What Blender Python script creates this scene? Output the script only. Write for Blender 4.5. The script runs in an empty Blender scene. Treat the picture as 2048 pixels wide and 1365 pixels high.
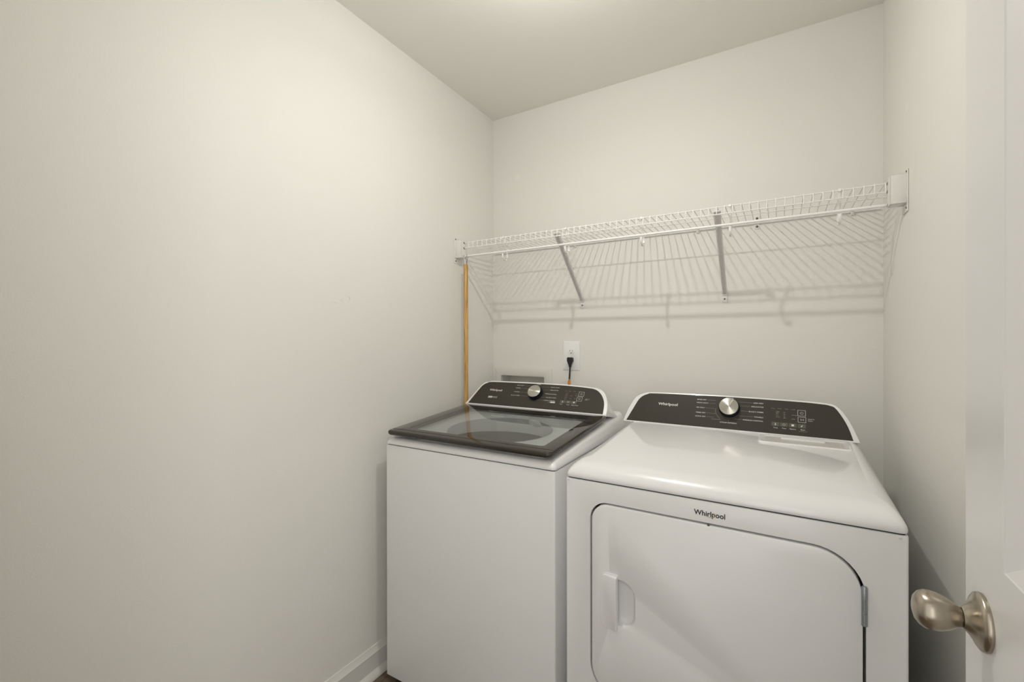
import bpy, bmesh, math, random
from mathutils import Vector, Matrix

random.seed(4)
SC = bpy.context.scene
COL = SC.collection

# ------------------------------------------------------------------ camera
W, H = 1.6307, 2.44            # room width, ceiling height; back wall y=0, left wall x=0
f, yaw, pitch, roll = 893.64, 0.5385, -0.0017, -0.0012
fwd = Vector((-math.sin(yaw)*math.cos(pitch), math.cos(yaw)*math.cos(pitch), math.sin(pitch)))
rt = Vector((math.cos(yaw), math.sin(yaw), 0))
up = rt.cross(fwd)
r2 = rt*math.cos(roll)+up*math.sin(roll)
u2 = -rt*math.sin(roll)+up*math.cos(roll)
cam = bpy.data.cameras.new('camera')
cam.sensor_width = 36; cam.sensor_fit = 'HORIZONTAL'; cam.lens = f/2048*36
cam.clip_start = 0.02; cam.clip_end = 50
co = bpy.data.objects.new('camera', cam)
M = Matrix((r2, u2, -fwd)).transposed().to_4x4()
M.translation = Vector((1.3168, -2.0107, 1.2614))
co.matrix_world = M
COL.objects.link(co)
SC.camera = co

# ------------------------------------------------------------------ world and light
SC.view_settings.view_transform = 'Standard'
SC.view_settings.look = 'None'
SC.view_settings.exposure = 0.0
SC.view_settings.gamma = 1.0
SC.view_settings.use_curve_mapping = False
wd = bpy.data.worlds.new('World'); SC.world = wd; wd.use_nodes = True
bg = wd.node_tree.nodes['Background']
bg.inputs[0].default_value = (1.0, 0.975, 0.94, 1); bg.inputs[1].default_value = 1.0
BULB_STRENGTH = 1790.0
LENS_H = 0.0120
LENS_R = 0.0180
BULB_POS = (0.80, -0.965, 2.285)
# soft unseen fill added in the hall, shining through the doorway behind the camera
la = bpy.data.lights.new('hall_fill', 'AREA'); la.shape = 'RECTANGLE'
la.size = 1.5; la.size_y = 2.0; la.energy = 11.5; la.color = (1.0, 0.98, 0.96)
lo = bpy.data.objects.new('hall_fill', la); lo.location = (1.75, -2.95, 1.45)
lo.rotation_euler = (math.radians(92), 0, math.radians(33)); COL.objects.link(lo)
# made-up side fill, added right of the doorway to brighten the left wall
lb = bpy.data.lights.new('hall_side_fill', 'AREA'); lb.shape = 'RECTANGLE'
lb.size = 1.2; lb.size_y = 1.8; lb.energy = 26; lb.color = (1.0, 0.985, 0.95)
lp_ = bpy.data.objects.new('hall_side_fill', lb); lp_.location = (2.9, -2.66, 1.40)
lp_.rotation_euler = (math.radians(90), 0, math.radians(71)); COL.objects.link(lp_)

# ------------------------------------------------------------------ materials
def mat(name, col, rough=0.5, metal=0.0, spec=0.5, coat=0.0, bump=0.0, bscale=200.0, mottled=0.0, mscale=3.0, aniso=0.0):
    m = bpy.data.materials.new(name); m.use_nodes = True
    nt = m.node_tree; b = nt.nodes['Principled BSDF']
    b.inputs['Base Color'].default_value = (*col, 1)
    b.inputs['Roughness'].default_value = rough
    b.inputs['Metallic'].default_value = metal
    b.inputs['Specular IOR Level'].default_value = spec
    b.inputs['Coat Weight'].default_value = coat
    b.inputs['Coat Roughness'].default_value = 0.04
    b.inputs['Anisotropic'].default_value = aniso
    tc = None
    if bump or mottled:
        tc = nt.nodes.new('ShaderNodeTexCoord')
    if bump:
        n = nt.nodes.new('ShaderNodeTexNoise'); n.inputs['Scale'].default_value = bscale
        n.inputs['Detail'].default_value = 3
        nt.links.new(tc.outputs['Object'], n.inputs['Vector'])
        bp = nt.nodes.new('ShaderNodeBump'); bp.inputs['Strength'].default_value = bump
        bp.inputs['Distance'].default_value = 0.001
        nt.links.new(n.outputs['Fac'], bp.inputs['Height'])
        nt.links.new(bp.outputs['Normal'], b.inputs['Normal'])
    if mottled:
        n = nt.nodes.new('ShaderNodeTexNoise'); n.inputs['Scale'].default_value = mscale
        nt.links.new(tc.outputs['Object'], n.inputs['Vector'])
        mx = nt.nodes.new('ShaderNodeMix'); mx.data_type = 'RGBA'
        mx.inputs['A'].default_value = (*[c*(1-mottled) for c in col], 1)
        mx.inputs['B'].default_value = (*[min(1, c*(1+mottled)) for c in col], 1)
        nt.links.new(n.outputs['Fac'], mx.inputs['Factor'])
        nt.links.new(mx.outputs['Result'], b.inputs['Base Color'])
    return m

def sub_nodes(m): return m.node_tree, m.node_tree.nodes['Principled BSDF']

WALLC = (0.812, 0.802, 0.756)
M_wall = mat('wall_paint', WALLC, 0.62, bump=0.25, bscale=260, mottled=0.012, mscale=2.0)
def marked_wall(name, marks, col=WALLC):
    """wall paint with small faint scuffs; marks = (centre, (sx,sy,sz), gain)"""
    m = mat(name, col, 0.62, bump=0.25, bscale=260)
    nt, b = sub_nodes(m)
    geo = nt.nodes.new('ShaderNodeNewGeometry')
    val = None
    for c, s, g in marks:
        mp = nt.nodes.new('ShaderNodeMapping'); mp.vector_type = 'TEXTURE'
        mp.inputs['Location'].default_value = c; mp.inputs['Scale'].default_value = s
        nt.links.new(geo.outputs['Position'], mp.inputs['Vector'])
        ln = nt.nodes.new('ShaderNodeVectorMath'); ln.operation = 'LENGTH'
        nt.links.new(mp.outputs['Vector'], ln.inputs[0])
        mr = nt.nodes.new('ShaderNodeMapRange'); mr.interpolation_type = 'SMOOTHSTEP'
        mr.inputs['From Min'].default_value = 0.5; mr.inputs['From Max'].default_value = 1.0
        mr.inputs['To Min'].default_value = g; mr.inputs['To Max'].default_value = 0
        nt.links.new(ln.outputs['Value'], mr.inputs['Value'])
        if val is None: val = mr.outputs['Result']
        else:
            ad = nt.nodes.new('ShaderNodeMath'); ad.operation = 'ADD'
            nt.links.new(val, ad.inputs[0]); nt.links.new(mr.outputs['Result'], ad.inputs[1]); val = ad.outputs[0]
    ad = nt.nodes.new('ShaderNodeMath'); ad.operation = 'ADD'; ad.inputs[1].default_value = 1.0
    nt.links.new(val, ad.inputs[0])
    sc = nt.nodes.new('ShaderNodeVectorMath'); sc.operation = 'SCALE'
    sc.inputs[0].default_value = col; nt.links.new(ad.outputs[0], sc.inputs['Scale'])
    nt.links.new(sc.outputs[0], b.inputs['Base Color'])
    return m
M_wall_l = marked_wall('wall_paint_scuffed', [((0, -0.937, 1.412), (.05, .004, .007), -.16), ((0, -0.944, 1.418), (.05, .012, .003), -.05),
        ((0, -0.972, 1.404), (.05, .010, .004), -.05), ((0, -0.966, 1.398), (.05, .003, .008), -.05), ((0, -0.998, 1.392), (.05, .012, .004), -.05)])
M_wall_b = marked_wall('wall_paint_patched', [((0.150, 0, 2.109), (.024, .05, .022), .035), ((0.42, 0, 2.0), (.03, .05, .02), .02)])
M_wall_r = marked_wall('wall_paint_touched', [((W, -0.335, 1.925), (.05, .020, .018), .03)])
M_ceil = mat('ceiling_paint', (0.86, 0.845, 0.79), 0.8, bump=0.2, bscale=200)
M_trim = mat('trim_paint', (0.74, 0.73, 0.69), 0.32)
M_door = mat('door_paint', (0.76, 0.75, 0.735), 0.30)
M_enamel = mat('white_enamel', (0.83, 0.83, 0.825), 0.30, coat=0.3)
M_enamel_top = mat('white_enamel_gloss', (0.865, 0.86, 0.86), 0.24, coat=0.5)
M_plastic = mat('white_plastic', (0.88, 0.88, 0.87), 0.35)
M_wire = mat('white_vinyl_wire', (0.88, 0.875, 0.85), 0.38)
M_bracket = mat('white_shelf_plastic', (0.80, 0.785, 0.75), 0.45)
M_brace = mat('painted_steel', (0.74, 0.725, 0.70), 0.35)
M_screw = mat('screw_steel', (0.12, 0.115, 0.10), 0.4, metal=0.6)
M_fascia = mat('dark_console', (0.046, 0.040, 0.031), 0.36, spec=0.35)
M_dark = mat('black_rubber', (0.012, 0.012, 0.012), 0.5)
M_skirt = mat('knob_skirt', (0.012, 0.014, 0.020), 0.25)
M_chrome = mat('zinc_hinge', (0.36, 0.39, 0.42), 0.38, metal=0.9, bump=0.4, bscale=500)
M_nickel = mat('satin_nickel', (0.44, 0.39, 0.32), 0.26, metal=1.0, aniso=0.5)
M_print = mat('white_print', (0.75, 0.74, 0.70), 0.5)
M_grey = mat('grey_print', (0.26, 0.25, 0.22), 0.5)
M_button = mat('olive_button', (0.105, 0.105, 0.078), 0.35)
M_black_print = mat('black_badge', (0.015, 0.015, 0.018), 0.3)
M_gold = mat('gold_swoosh', (0.55, 0.38, 0.14), 0.3, metal=0.8)
M_lidframe = mat('smoked_lid_frame', (0.034, 0.029, 0.022), 0.045)
M_tub = mat('steel_tub', (0.30, 0.31, 0.31), 0.35, metal=0.7)
M_deck = mat('inner_deck', (0.70, 0.74, 0.76), 0.4)
M_recess = mat('dark_gap', (0.025, 0.025, 0.027), 0.7)
M_box = mat('outlet_box_plastic', (0.74, 0.73, 0.68), 0.4)
M_orange = mat('orange_tie', (0.75, 0.30, 0.05), 0.4)
M_bulb = bpy.data.materials.new('bulb_glow'); M_bulb.use_nodes = True
_b = M_bulb.node_tree.nodes['Principled BSDF']
_b.inputs['Emission Color'].default_value = (1.0, 0.978, 0.93, 1); _b.inputs['Emission Strength'].default_value = BULB_STRENGTH

# knob face: spun metal
M_knob = mat('spun_metal', (0.55, 0.53, 0.48), 0.36, metal=1.0, aniso=0.9)
nt, b = sub_nodes(M_knob)
tg = nt.nodes.new('ShaderNodeTangent'); tg.direction_type = 'RADIAL'; tg.axis = 'Z'
nt.links.new(tg.outputs[0], b.inputs['Tangent']); b.inputs['Anisotropic Rotation'].default_value = 0.25

# smoked glass
M_glass = bpy.data.materials.new('smoked_glass'); M_glass.use_nodes = True
nt = M_glass.node_tree; nt.nodes.clear()
out = nt.nodes.new('ShaderNodeOutputMaterial'); mx = nt.nodes.new('ShaderNodeMixShader')
tr = nt.nodes.new('ShaderNodeBsdfTransparent'); tr.inputs[0].default_value = (0.84, 0.84, 0.83, 1)
gl = nt.nodes.new('ShaderNodeBsdfGlossy'); gl.inputs['Roughness'].default_value = 0.03
gl.inputs[0].default_value = (0.95, 0.95, 0.95, 1)
fr = nt.nodes.new('ShaderNodeFresnel'); fr.inputs[0].default_value = 1.5
ge = nt.nodes.new('ShaderNodeNewGeometry'); ff = nt.nodes.new('ShaderNodeMath'); ff.operation = 'SUBTRACT'; ff.inputs[0].default_value = 1.0
mf = nt.nodes.new('ShaderNodeMath'); mf.operation = 'MULTIPLY'     # mirror only on the outward faces of the pane
nt.links.new(ge.outputs['Backfacing'], ff.inputs[1]); nt.links.new(fr.outputs[0], mf.inputs[0]); nt.links.new(ff.outputs[0], mf.inputs[1])
nt.links.new(mf.outputs[0], mx.inputs[0]); nt.links.new(tr.outputs[0], mx.inputs[1]); nt.links.new(gl.outputs[0], mx.inputs[2])
nt.links.new(mx.outputs[0], out.inputs[0])

# golden dowel wood, grain along Z
M_wood = mat('dowel_wood', (0.62, 0.36, 0.12), 0.42, coat=0.3)
nt, b = sub_nodes(M_wood)
tc = nt.nodes.new('ShaderNodeTexCoord'); mp = nt.nodes.new('ShaderNodeMapping'); mp.inputs['Scale'].default_value = (90, 90, 3.0)
nz = nt.nodes.new('ShaderNodeTexNoise'); nz.inputs['Scale'].default_value = 2.2; nz.inputs['Detail'].default_value = 5; nz.inputs['Distortion'].default_value = 1.2
cr = nt.nodes.new('ShaderNodeValToRGB')
cr.color_ramp.elements[0].position = 0.36; cr.color_ramp.elements[0].color = (0.33, 0.150, 0.030, 1)
cr.color_ramp.elements[1].position = 0.60; cr.color_ramp.elements[1].color = (0.68, 0.41, 0.115, 1)
nt.links.new(tc.outputs['Object'], mp.inputs[0]); nt.links.new(mp.outputs[0], nz.inputs['Vector'])
nt.links.new(nz.outputs['Fac'], cr.inputs[0]); nt.links.new(cr.outputs[0], b.inputs['Base Color'])

# floor planks
M_plank = mat('vinyl_plank', (0.17, 0.125, 0.09), 0.42)
nt, b = sub_nodes(M_plank)
tc = nt.nodes.new('ShaderNodeTexCoord'); oi = nt.nodes.new('ShaderNodeObjectInfo')
mp = nt.nodes.new('ShaderNodeMapping'); mp.inputs['Scale'].default_value = (30, 2.5, 1)
av = nt.nodes.new('ShaderNodeVectorMath'); av.operation = 'ADD'
nz = nt.nodes.new('ShaderNodeTexNoise'); nz.inputs['Scale'].default_value = 1.6; nz.inputs['Detail'].default_value = 6; nz.inputs['Distortion'].default_value = 0.8
cr = nt.nodes.new('ShaderNodeValToRGB')
cr.color_ramp.elements[0].position = 0.3; cr.color_ramp.elements[0].color = (0.085, 0.060, 0.042, 1)
cr.color_ramp.elements[1].position = 0.7; cr.color_ramp.elements[1].color = (0.25, 0.185, 0.13, 1)
nt.links.new(tc.outputs['Object'], mp.inputs[0]); nt.links.new(mp.outputs[0], av.inputs[0]); nt.links.new(oi.outputs['Random'], av.inputs[1])
nt.links.new(av.outputs[0], nz.inputs['Vector']); nt.links.new(nz.outputs['Fac'], cr.inputs[0]); nt.links.new(cr.outputs[0], b.inputs['Base Color'])

# ------------------------------------------------------------------ helpers
def link_mesh(name, me, m, parent=None, smooth=False, loc=None):
    o = bpy.data.objects.new(name, me)
    if m is not None:
        me.materials.clear(); me.materials.append(m)
    COL.objects.link(o)
    if parent is not None: o.parent = parent
    if loc is not None: o.location = loc
    if smooth: smooth_mesh(me)
    return o

def smooth_mesh(me, angle=38):
    for p in me.polygons: p.use_smooth = True
    try: me.set_sharp_from_angle(angle=math.radians(angle))
    except Exception: pass

def obj(name, bm, m, parent=None, smooth=True, loc=None, angle=38):
    bmesh.ops.recalc_face_normals(bm, faces=bm.faces)
    me = bpy.data.meshes.new(name); bm.to_mesh(me); bm.free()
    o = link_mesh(name, me, m, parent, False, loc)
    if smooth: smooth_mesh(me, angle)
    return o

def empty(name, loc, rz=0, label=None, cat=None, group=None):
    o = bpy.data.objects.new(name, None); COL.objects.link(o)
    o.location = loc; o.rotation_euler = (0, 0, rz); o.empty_display_size = 0.1
    if label: o['label'] = label
    if cat: o['category'] = cat
    if group: o['group'] = group
    return o

def tag(o, label, cat=None, group=None):
    o['label'] = label
    if cat: o['category'] = cat
    if group: o['group'] = group
    return o

def struct(o): o['kind'] = 'structure'; return o

def box(bm, lo, hi, bev=0.0, seg=2, mtx=None):
    t = bmesh.new()
    bmesh.ops.create_cube(t, size=1)
    c = [(a+b)/2 for a, b in zip(lo, hi)]; s = [abs(b-a) for a, b in zip(lo, hi)]
    for v in t.verts: v.co = Vector((v.co[0]*s[0]+c[0], v.co[1]*s[1]+c[1], v.co[2]*s[2]+c[2]))
    if bev: bmesh.ops.bevel(t, geom=list(t.edges), offset=bev, segments=seg, affect='EDGES', profile=0.5)
    merge(bm, t, mtx)

def merge(bm, t, mtx=None):
    if mtx is not None: bmesh.ops.transform(t, matrix=mtx, verts=t.verts)
    me = bpy.data.meshes.new('tmp'); t.to_mesh(me); t.free(); bm.from_mesh(me); bpy.data.meshes.remove(me)

def loft(bm, rings, cap0=True, cap1=True, closed=True):
    vs = [[bm.verts.new(p) for p in r] for r in rings]
    n = len(rings[0])
    for a, b_ in zip(vs[:-1], vs[1:]):
        for i in range(n if closed else n-1):
            j = (i+1) % n
            try: bm.faces.new((a[i], a[j], b_[j], b_[i]))
            except ValueError: pass
    if cap0: bm.faces.new(vs[0][::-1])
    if cap1: bm.faces.new(vs[-1])
    return vs

def tube(bm, pts, r, n=8, cap=True, flat=None):
    """tube along a path; flat=(half_width_x, half_thickness) makes a strip section instead"""
    pts = [Vector(p) for p in pts]; rings = []
    ref = None
    for i, p in enumerate(pts):
        d = (pts[min(i+1, len(pts)-1)]-pts[max(i-1, 0)]).normalized()
        if flat:
            x = Vector((1, 0, 0)); y = d.cross(x).normalized()
            a, b_ = flat
            rings.append([p+x*a*sx+y*b_*sy for sx, sy in ((-1, -.6), (-.8, -1), (.8, -1), (1, -.6), (1, .6), (.8, 1), (-.8, 1), (-1, .6))])
            continue
        if ref is None: ref = Vector((0, 0, 1)) if abs(d.z) < .9 else Vector((1, 0, 0))
        x = d.cross(ref).normalized(); y = x.cross(d).normalized(); ref = y
        rings.append([p+(x*math.cos(2*math.pi*k/n)+y*math.sin(2*math.pi*k/n))*r for k in range(n)])
    loft(bm, rings, cap, cap)

def lathe(bm, prof, n=32, mtx=None, cap=True):
    """prof: list of (radius, height) around Z"""
    t = bmesh.new()
    rings = [[Vector((max(r, 1e-5)*math.cos(2*math.pi*k/n), max(r, 1e-5)*math.sin(2*math.pi*k/n), h)) for k in range(n)] for r, h in prof]
    loft(t, rings, cap, cap)
    merge(bm, t, mtx)

def rrect(x0, x1, y0, y1, r, n=6):
    """rounded rectangle points (ccw); r may be a 4-list: (x0y0, x1y0, x1y1, x0y1)"""
    if not isinstance(r, (list, tuple)): r = [r]*4
    out = []
    for (cx, cy, sx, sy, a0), rr in zip(((x0, y0, 1, 1, 180), (x1, y0, -1, 1, 270), (x1, y1, -1, -1, 0), (x0, y1, 1, -1, 90)), r):
        for k in range(n+1):
            a = math.radians(a0+90*k/n)
            out.append((cx+sx*rr+rr*math.cos(a), cy+sy*rr+rr*math.sin(a)))
    return out

def prism(bm, poly, h0, h1, bev=0.0, axis='z', mtx=None, bev0=0.0):
    """extrude a 2-D polygon; axis 'z': (x,y)->(x,y,h); 'y': (x,z)->(x,h,z); bev insets the h1 end"""
    def P(q, h): return Vector((q[0], q[1], h)) if axis == 'z' else Vector((q[0], h, q[1]))
    def inset(poly, d):
        n = len(poly); res = []
        for i in range(n):
            a, b_, c = Vector(poly[i-1]), Vector(poly[i]), Vector(poly[(i+1) % n])
            e1 = (b_-a); e2 = (c-b_)
            if e1.length < 1e-9: e1 = e2
            if e2.length < 1e-9: e2 = e1
            n1 = Vector((-e1.y, e1.x)).normalized(); n2 = Vector((-e2.y, e2.x)).normalized()
            m_ = (n1+n2)
            if m_.length < 1e-6: m_ = n1
            m_.normalize(); res.append(b_+m_*d/max(.5, m_.dot(n1)))
        return res
    t = bmesh.new(); rings = []
    s = 1 if h1 > h0 else -1
    if bev0: rings += [[P(q, h0) for q in inset(poly, bev0)], [P(q, h0+s*bev0) for q in poly]]
    else: rings.append([P(q, h0) for q in poly])
    if bev:
        rings.append([P(q, h1-s*bev) for q in poly])
        rings.append([P(q, h1-s*bev*.3) for q in inset(poly, bev*.3)])
        rings.append([P(q, h1) for q in inset(poly, bev)])
    else: rings.append([P(q, h1) for q in poly])
    loft(t, rings)
    merge(bm, t, mtx)

def catmull(pts, sub=5):
    out = []
    n = len(pts)
    for i in range(n-1):
        p0, p1, p2, p3 = (Vector(pts[max(i-1, 0)]), Vector(pts[i]), Vector(pts[i+1]), Vector(pts[min(i+2, n-1)]))
        for k in range(sub):
            t = k/sub
            out.append(0.5*((2*p1)+(-p0+p2)*t+(2*p0-5*p1+4*p2-p3)*t*t+(-p0+3*p1-3*p2+p3)*t**3))
    out.append(Vector(pts[-1])); return out

def boolean(target, bm_cut, op='DIFFERENCE'):
    bmesh.ops.recalc_face_normals(bm_cut, faces=bm_cut.faces)
    me = bpy.data.meshes.new('cut'); bm_cut.to_mesh(me); bm_cut.free()
    c = bpy.data.objects.new('cut', me); COL.objects.link(c)
    c.parent = target.parent
    md = target.modifiers.new('b', 'BOOLEAN'); md.object = c; md.operation = op; md.solver = 'EXACT'
    dg = bpy.context.evaluated_depsgraph_get(); dg.update()
    new = bpy.data.meshes.new_from_object(target.evaluated_get(dg))
    target.modifiers.remove(md); old = target.data; mats = list(old.materials)
    target.data = new
    new.materials.clear()
    for m_ in mats: new.materials.append(m_)
    bpy.data.objects.remove(c); bpy.data.meshes.remove(me)
    smooth_mesh(new, 30)
    return target

_fonts = {}
def word(parent, s, u0, u1, v, h, place, bold, depth, m):
    bm = bmesh.new(); text_bm(bm, s, u0, u1, v, h, place, bold, depth)
    return obj('printed_label', bm, m, parent, smooth=False)
def line(parent, place, u0, v0, u1, v1, m):
    bm = bmesh.new(); leader(bm, place, u0, v0, u1, v1); return obj('leader_line', bm, m, parent, smooth=False)

def text_bm(bm, s, u0, u1, v, h, place, bold=0.0, depth=0.0003, align='L'):
    """lettering: s fitted between u0 and u1 (or natural width when u1 is None), baseline v, cap height h; place(u,v,n)->Vector"""
    cu = bpy.data.curves.new('t', 'FONT'); cu.body = s; cu.size = 1.0; cu.offset = bold; cu.resolution_u = 3
    o = bpy.data.objects.new('t', cu); COL.objects.link(o)
    dg = bpy.context.evaluated_depsgraph_get()
    me = bpy.data.meshes.new_from_object(o.evaluated_get(dg))
    bpy.data.objects.remove(o); bpy.data.curves.remove(cu)
    xs = [v_.co.x for v_ in me.vertices]
    if not xs: return
    x0, x1 = min(xs), max(xs); cap = 0.70
    sy = h/cap
    sx = (u1-u0)/(x1-x0) if u1 is not None else sy
    base = len(bm.verts)
    vs = [bm.verts.new(place(u0+(v_.co.x-x0)*sx, v+v_.co.y*sy, depth)) for v_ in me.vertices]
    for p in me.polygons:
        try: bm.faces.new([vs[i] for i in p.vertices])
        except ValueError: pass
    bpy.data.meshes.remove(me)

def flat_bm(bm, pts, place, n=0.0003):
    vs = [bm.verts.new(place(u, v, n)) for u, v in pts]
    bm.faces.new(vs)

def frame_bm(bm, u0, u1, v0, v1, w, place, n=0.0003):
    o = [(u0, v0), (u1, v0), (u1, v1), (u0, v1)]; i = [(u0+w, v0+w), (u1-w, v0+w), (u1-w, v1-w), (u0+w, v1-w)]
    O = [bm.verts.new(place(*p, n)) for p in o]; I = [bm.verts.new(place(*p, n)) for p in i]
    for k in range(4): bm.faces.new((O[k], O[(k+1) % 4], I[(k+1) % 4], I[k]))

def arc_bm(bm, cu, cv, ru, rv, a0, a1, w0, w1, rot, place, n=0.0004, k=20):
    prev = None
    for i in range(k+1):
        t = i/k; a = math.radians(a0+(a1-a0)*t); w = (w0+(w1-w0)*t)/2
        ring = []
        for s in (-1, 1):
            x = (ru+s*w)*math.cos(a); y = (rv+s*w)*math.sin(a)
            ring.append(bm.verts.new(place(cu+x*math.cos(rot)-y*math.sin(rot), cv+x*math.sin(rot)+y*math.cos(rot), n)))
        if prev: bm.faces.new((prev[0], prev[1], ring[1], ring[0]))
        prev = ring

# ================================================================== STRUCTURE
YF = -1.935          # inner face of the front wall (doorway wall, behind the view)
YH = -3.2            # hall floor ends here
# floor: sub-floor and planks
bm = bmesh.new(); box(bm, (-0.12, YH, -0.05), (W+0.12, 0.12, -0.004))
floor = struct(obj('floor', bm, mat('subfloor', (0.05, 0.04, 0.03), 0.9), smooth=False))
pw, pl = 0.152, 1.22
bm = bmesh.new(); box(bm, (0.0004, 0.0004, -0.0045), (pw-0.0004, pl-0.0004, 0.0), 0.0006, 1)
bmesh.ops.recalc_face_normals(bm, faces=bm.faces)
plank_me = bpy.data.meshes.new('plank'); bm.to_mesh(plank_me); bm.free(); plank_me.materials.append(M_plank)
ncol = int(W/pw)
for i in range(ncol+1):
    off = (0.0, 0.52, 0.9, 0.31)[i % 4]
    y = YH-off
    while y < 0.0:
        y0, y1 = max(y, YH), min(y+pl, 0.0)
        x0, x1 = i*pw, min(i*pw+pw, W)
        if y1-y0 > 0.02:
            o = bpy.data.objects.new('plank', plank_me); COL.objects.link(o); o.parent = floor
            o.location = (x0, y0, 0); o.scale = ((x1-x0)/pw, (y1-y0)/pl, 1)
        y += pl

bm = bmesh.new(); box(bm, (-0.12, YF-0.12, H), (W+0.12, 0.12, H+0.1))
struct(obj('ceiling', bm, M_ceil, smooth=False))
bm = bmesh.new(); box(bm, (-0.12, YF-0.12, 0), (0, 0.12, H))
struct(obj('wall_left', bm, M_wall_l, smooth=False))
bm = bmesh.new(); box(bm, (W, YF-0.12, 0), (W+0.12, 0.12, H))
struct(obj('wall_right', bm, M_wall_r, smooth=False))
# back wall, with the hole for the recessed outlet box
BX0, BX1, BZ0, BZ1 = 0.0504, 0.3057, 0.915, 1.0765
bm = bmesh.new()
box(bm, (0, 0, 0), (W, 0.12, BZ0)); box(bm, (0, 0, BZ1), (W, 0.12, H))
box(bm, (0, 0, BZ0), (BX0, 0.12, BZ1)); box(bm, (BX1, 0, BZ0), (W, 0.12, BZ1))
bmesh.ops.remove_doubles(bm, verts=bm.verts, dist=1e-5)
struct(obj('wall_back', bm, M_wall_b, smooth=False))
# front wall with the doorway the camera stands in
DX0, DX1, DH = 0.815, 1.555, 2.06
bm = bmesh.new()
box(bm, (0, YF-0.115, 0), (DX0, YF, H)); box(bm, (DX1, YF-0.115, 0), (W, YF, H)); box(bm, (DX0, YF-0.115, DH), (DX1, YF, H))
struct(obj('wall_front', bm, M_wall, smooth=False))
bm = bmesh.new()      # door casing on the room side
box(bm, (DX0-0.058, YF, 0), (DX0-0.004, YF+0.014, DH+0.058), 0.003); box(bm, (DX1+0.006, YF, 0), (DX1+0.06, YF+0.014, DH+0.058), 0.003)
box(bm, (DX0-0.0045, YF, DH+0.004), (DX1+0.0065, YF+0.014, DH+0.058), 0.003)
struct(obj('trim_1', bm, M_trim))

def baseboard(name, p0, p1, inward):
    """profiled base plus shoe moulding along p0->p1; inward = unit vector into the room"""
    prof = [(0, 0), (0.0125, 0), (0.0125, 0.083), (0.0138, 0.0845), (0.0138, 0.0865), (0.0118, 0.0885), (0.0045, 0.1055), (0.0040, 0.1075), (0.0025, 0.1085), (0, 0.1085)]
    shoe = [(0.0126, 0.0), (0.029, 0.0), (0.029, 0.0040), (0.0268, 0.0105), (0.0225, 0.0170), (0.0175, 0.0215), (0.0126, 0.0245)]
    iv = Vector(inward)
    bm = bmesh.new()
    loft(bm, [[Vector(p)+iv*a+Vector((0, 0, z)) for a, z in prof] for p in (p0, p1)])
    o = struct(obj(name, bm, M_trim, angle=25))
    bm = bmesh.new()
    loft(bm, [[Vector(p)+iv*a+Vector((0, 0, z)) for a, z in shoe] for p in (p0, p1)])
    obj('shoe_moulding', bm, M_trim, o, angle=50)
    return o
baseboard('baseboard_left', (0, YF+0.001, 0), (0, -0.001, 0), (1, 0, 0))
baseboard('baseboard_back', (0.03, 0, 0), (W-0.03, 0, 0), (0, -1, 0))
baseboard('baseboard_right', (W, -0.001, 0), (W, YF+0.075, 0), (-1, 0, 0))

# ---------------------------------------------------------------- open door
XD, YE, YHG, TD = 1.530, -1.192, -1.903, 0.035
bm = bmesh.new()
ZD0, ZD1 = 0.012, 2.045
panels = [(-1.790, -1.309, 1.003, 1.925), (-1.790, -1.309, 0.215, 0.800)]
# front face with two moulded panels
def ring4(y0, y1, z0, z1, dx): return [Vector((XD+dx, a, b_)) for a, b_ in ((y0, z0), (y1, z0), (y1, z1), (y0, z1))]
ys = [YHG, -1.790, -1.309, YE]; zs = [ZD0, 0.215, 0.800, 1.003, 1.925, ZD1]
grid = {(i, j): bm.verts.new((XD, ys[i], zs[j])) for i in range(4) for j in range(6)}
for i in range(3):
    for j in range(5):
        if i == 1 and j in (1, 3): continue
        bm.faces.new((grid[i, j], grid[i+1, j], grid[i+1, j+1], grid[i, j+1]))
for (y0, y1, z0, z1), j in zip(panels, (3, 1)):
    base = [grid[1, j], grid[2, j], grid[2, j+1], grid[1, j+1]]
    prev = base
    for ins, dx in ((0.0015, 0.0015), (0.003, 0.0020), (0.027, 0.0125), (0.029, 0.0135), (0.033, 0.0130), (0.037, 0.0105)):
        r_ = [bm.verts.new(q) for q in ring4(y0+ins, y1-ins, z0+ins*.8, z1-ins*.8, dx)]
        for k in range(4): bm.faces.new((prev[k], prev[(k+1) % 4], r_[(k+1) % 4], r_[k]))
        prev = r_
    bm.faces.new(prev)
# edges and rear face
b0 = [bm.verts.new((XD+TD, y, z)) for y, z in ((YHG, ZD0), (YE, ZD0), (YE, ZD1), (YHG, ZD1))]
bm.faces.new(b0[::-1])
low = [grid[i, 0] for i in range(4)]; topv = [grid[i, 5] for i in range(4)]
bm.faces.new(low[::-1]+[b0[0], b0[1]]); bm.faces.new(topv+[b0[2], b0[3]])
lft = [grid[0, j] for j in range(6)]; rgt = [grid[3, j] for j in range(6)]
bm.faces.new(lft+[b0[3], b0[0]]); bm.faces.new(rgt[::-1]+[b0[1], b0[2]])
bmesh.ops.bevel(bm, geom=[e for e in bm.edges if all(abs(v.co.y-YE) < 1e-5 and abs(v.co.x-XD) < 1e-5 for v in e.verts)], offset=0.002, segments=2, affect='EDGES')
door = struct(obj('door_1', bm, M_door, angle=20))
tag(door, 'white two-panel door standing open at the right edge')
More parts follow.
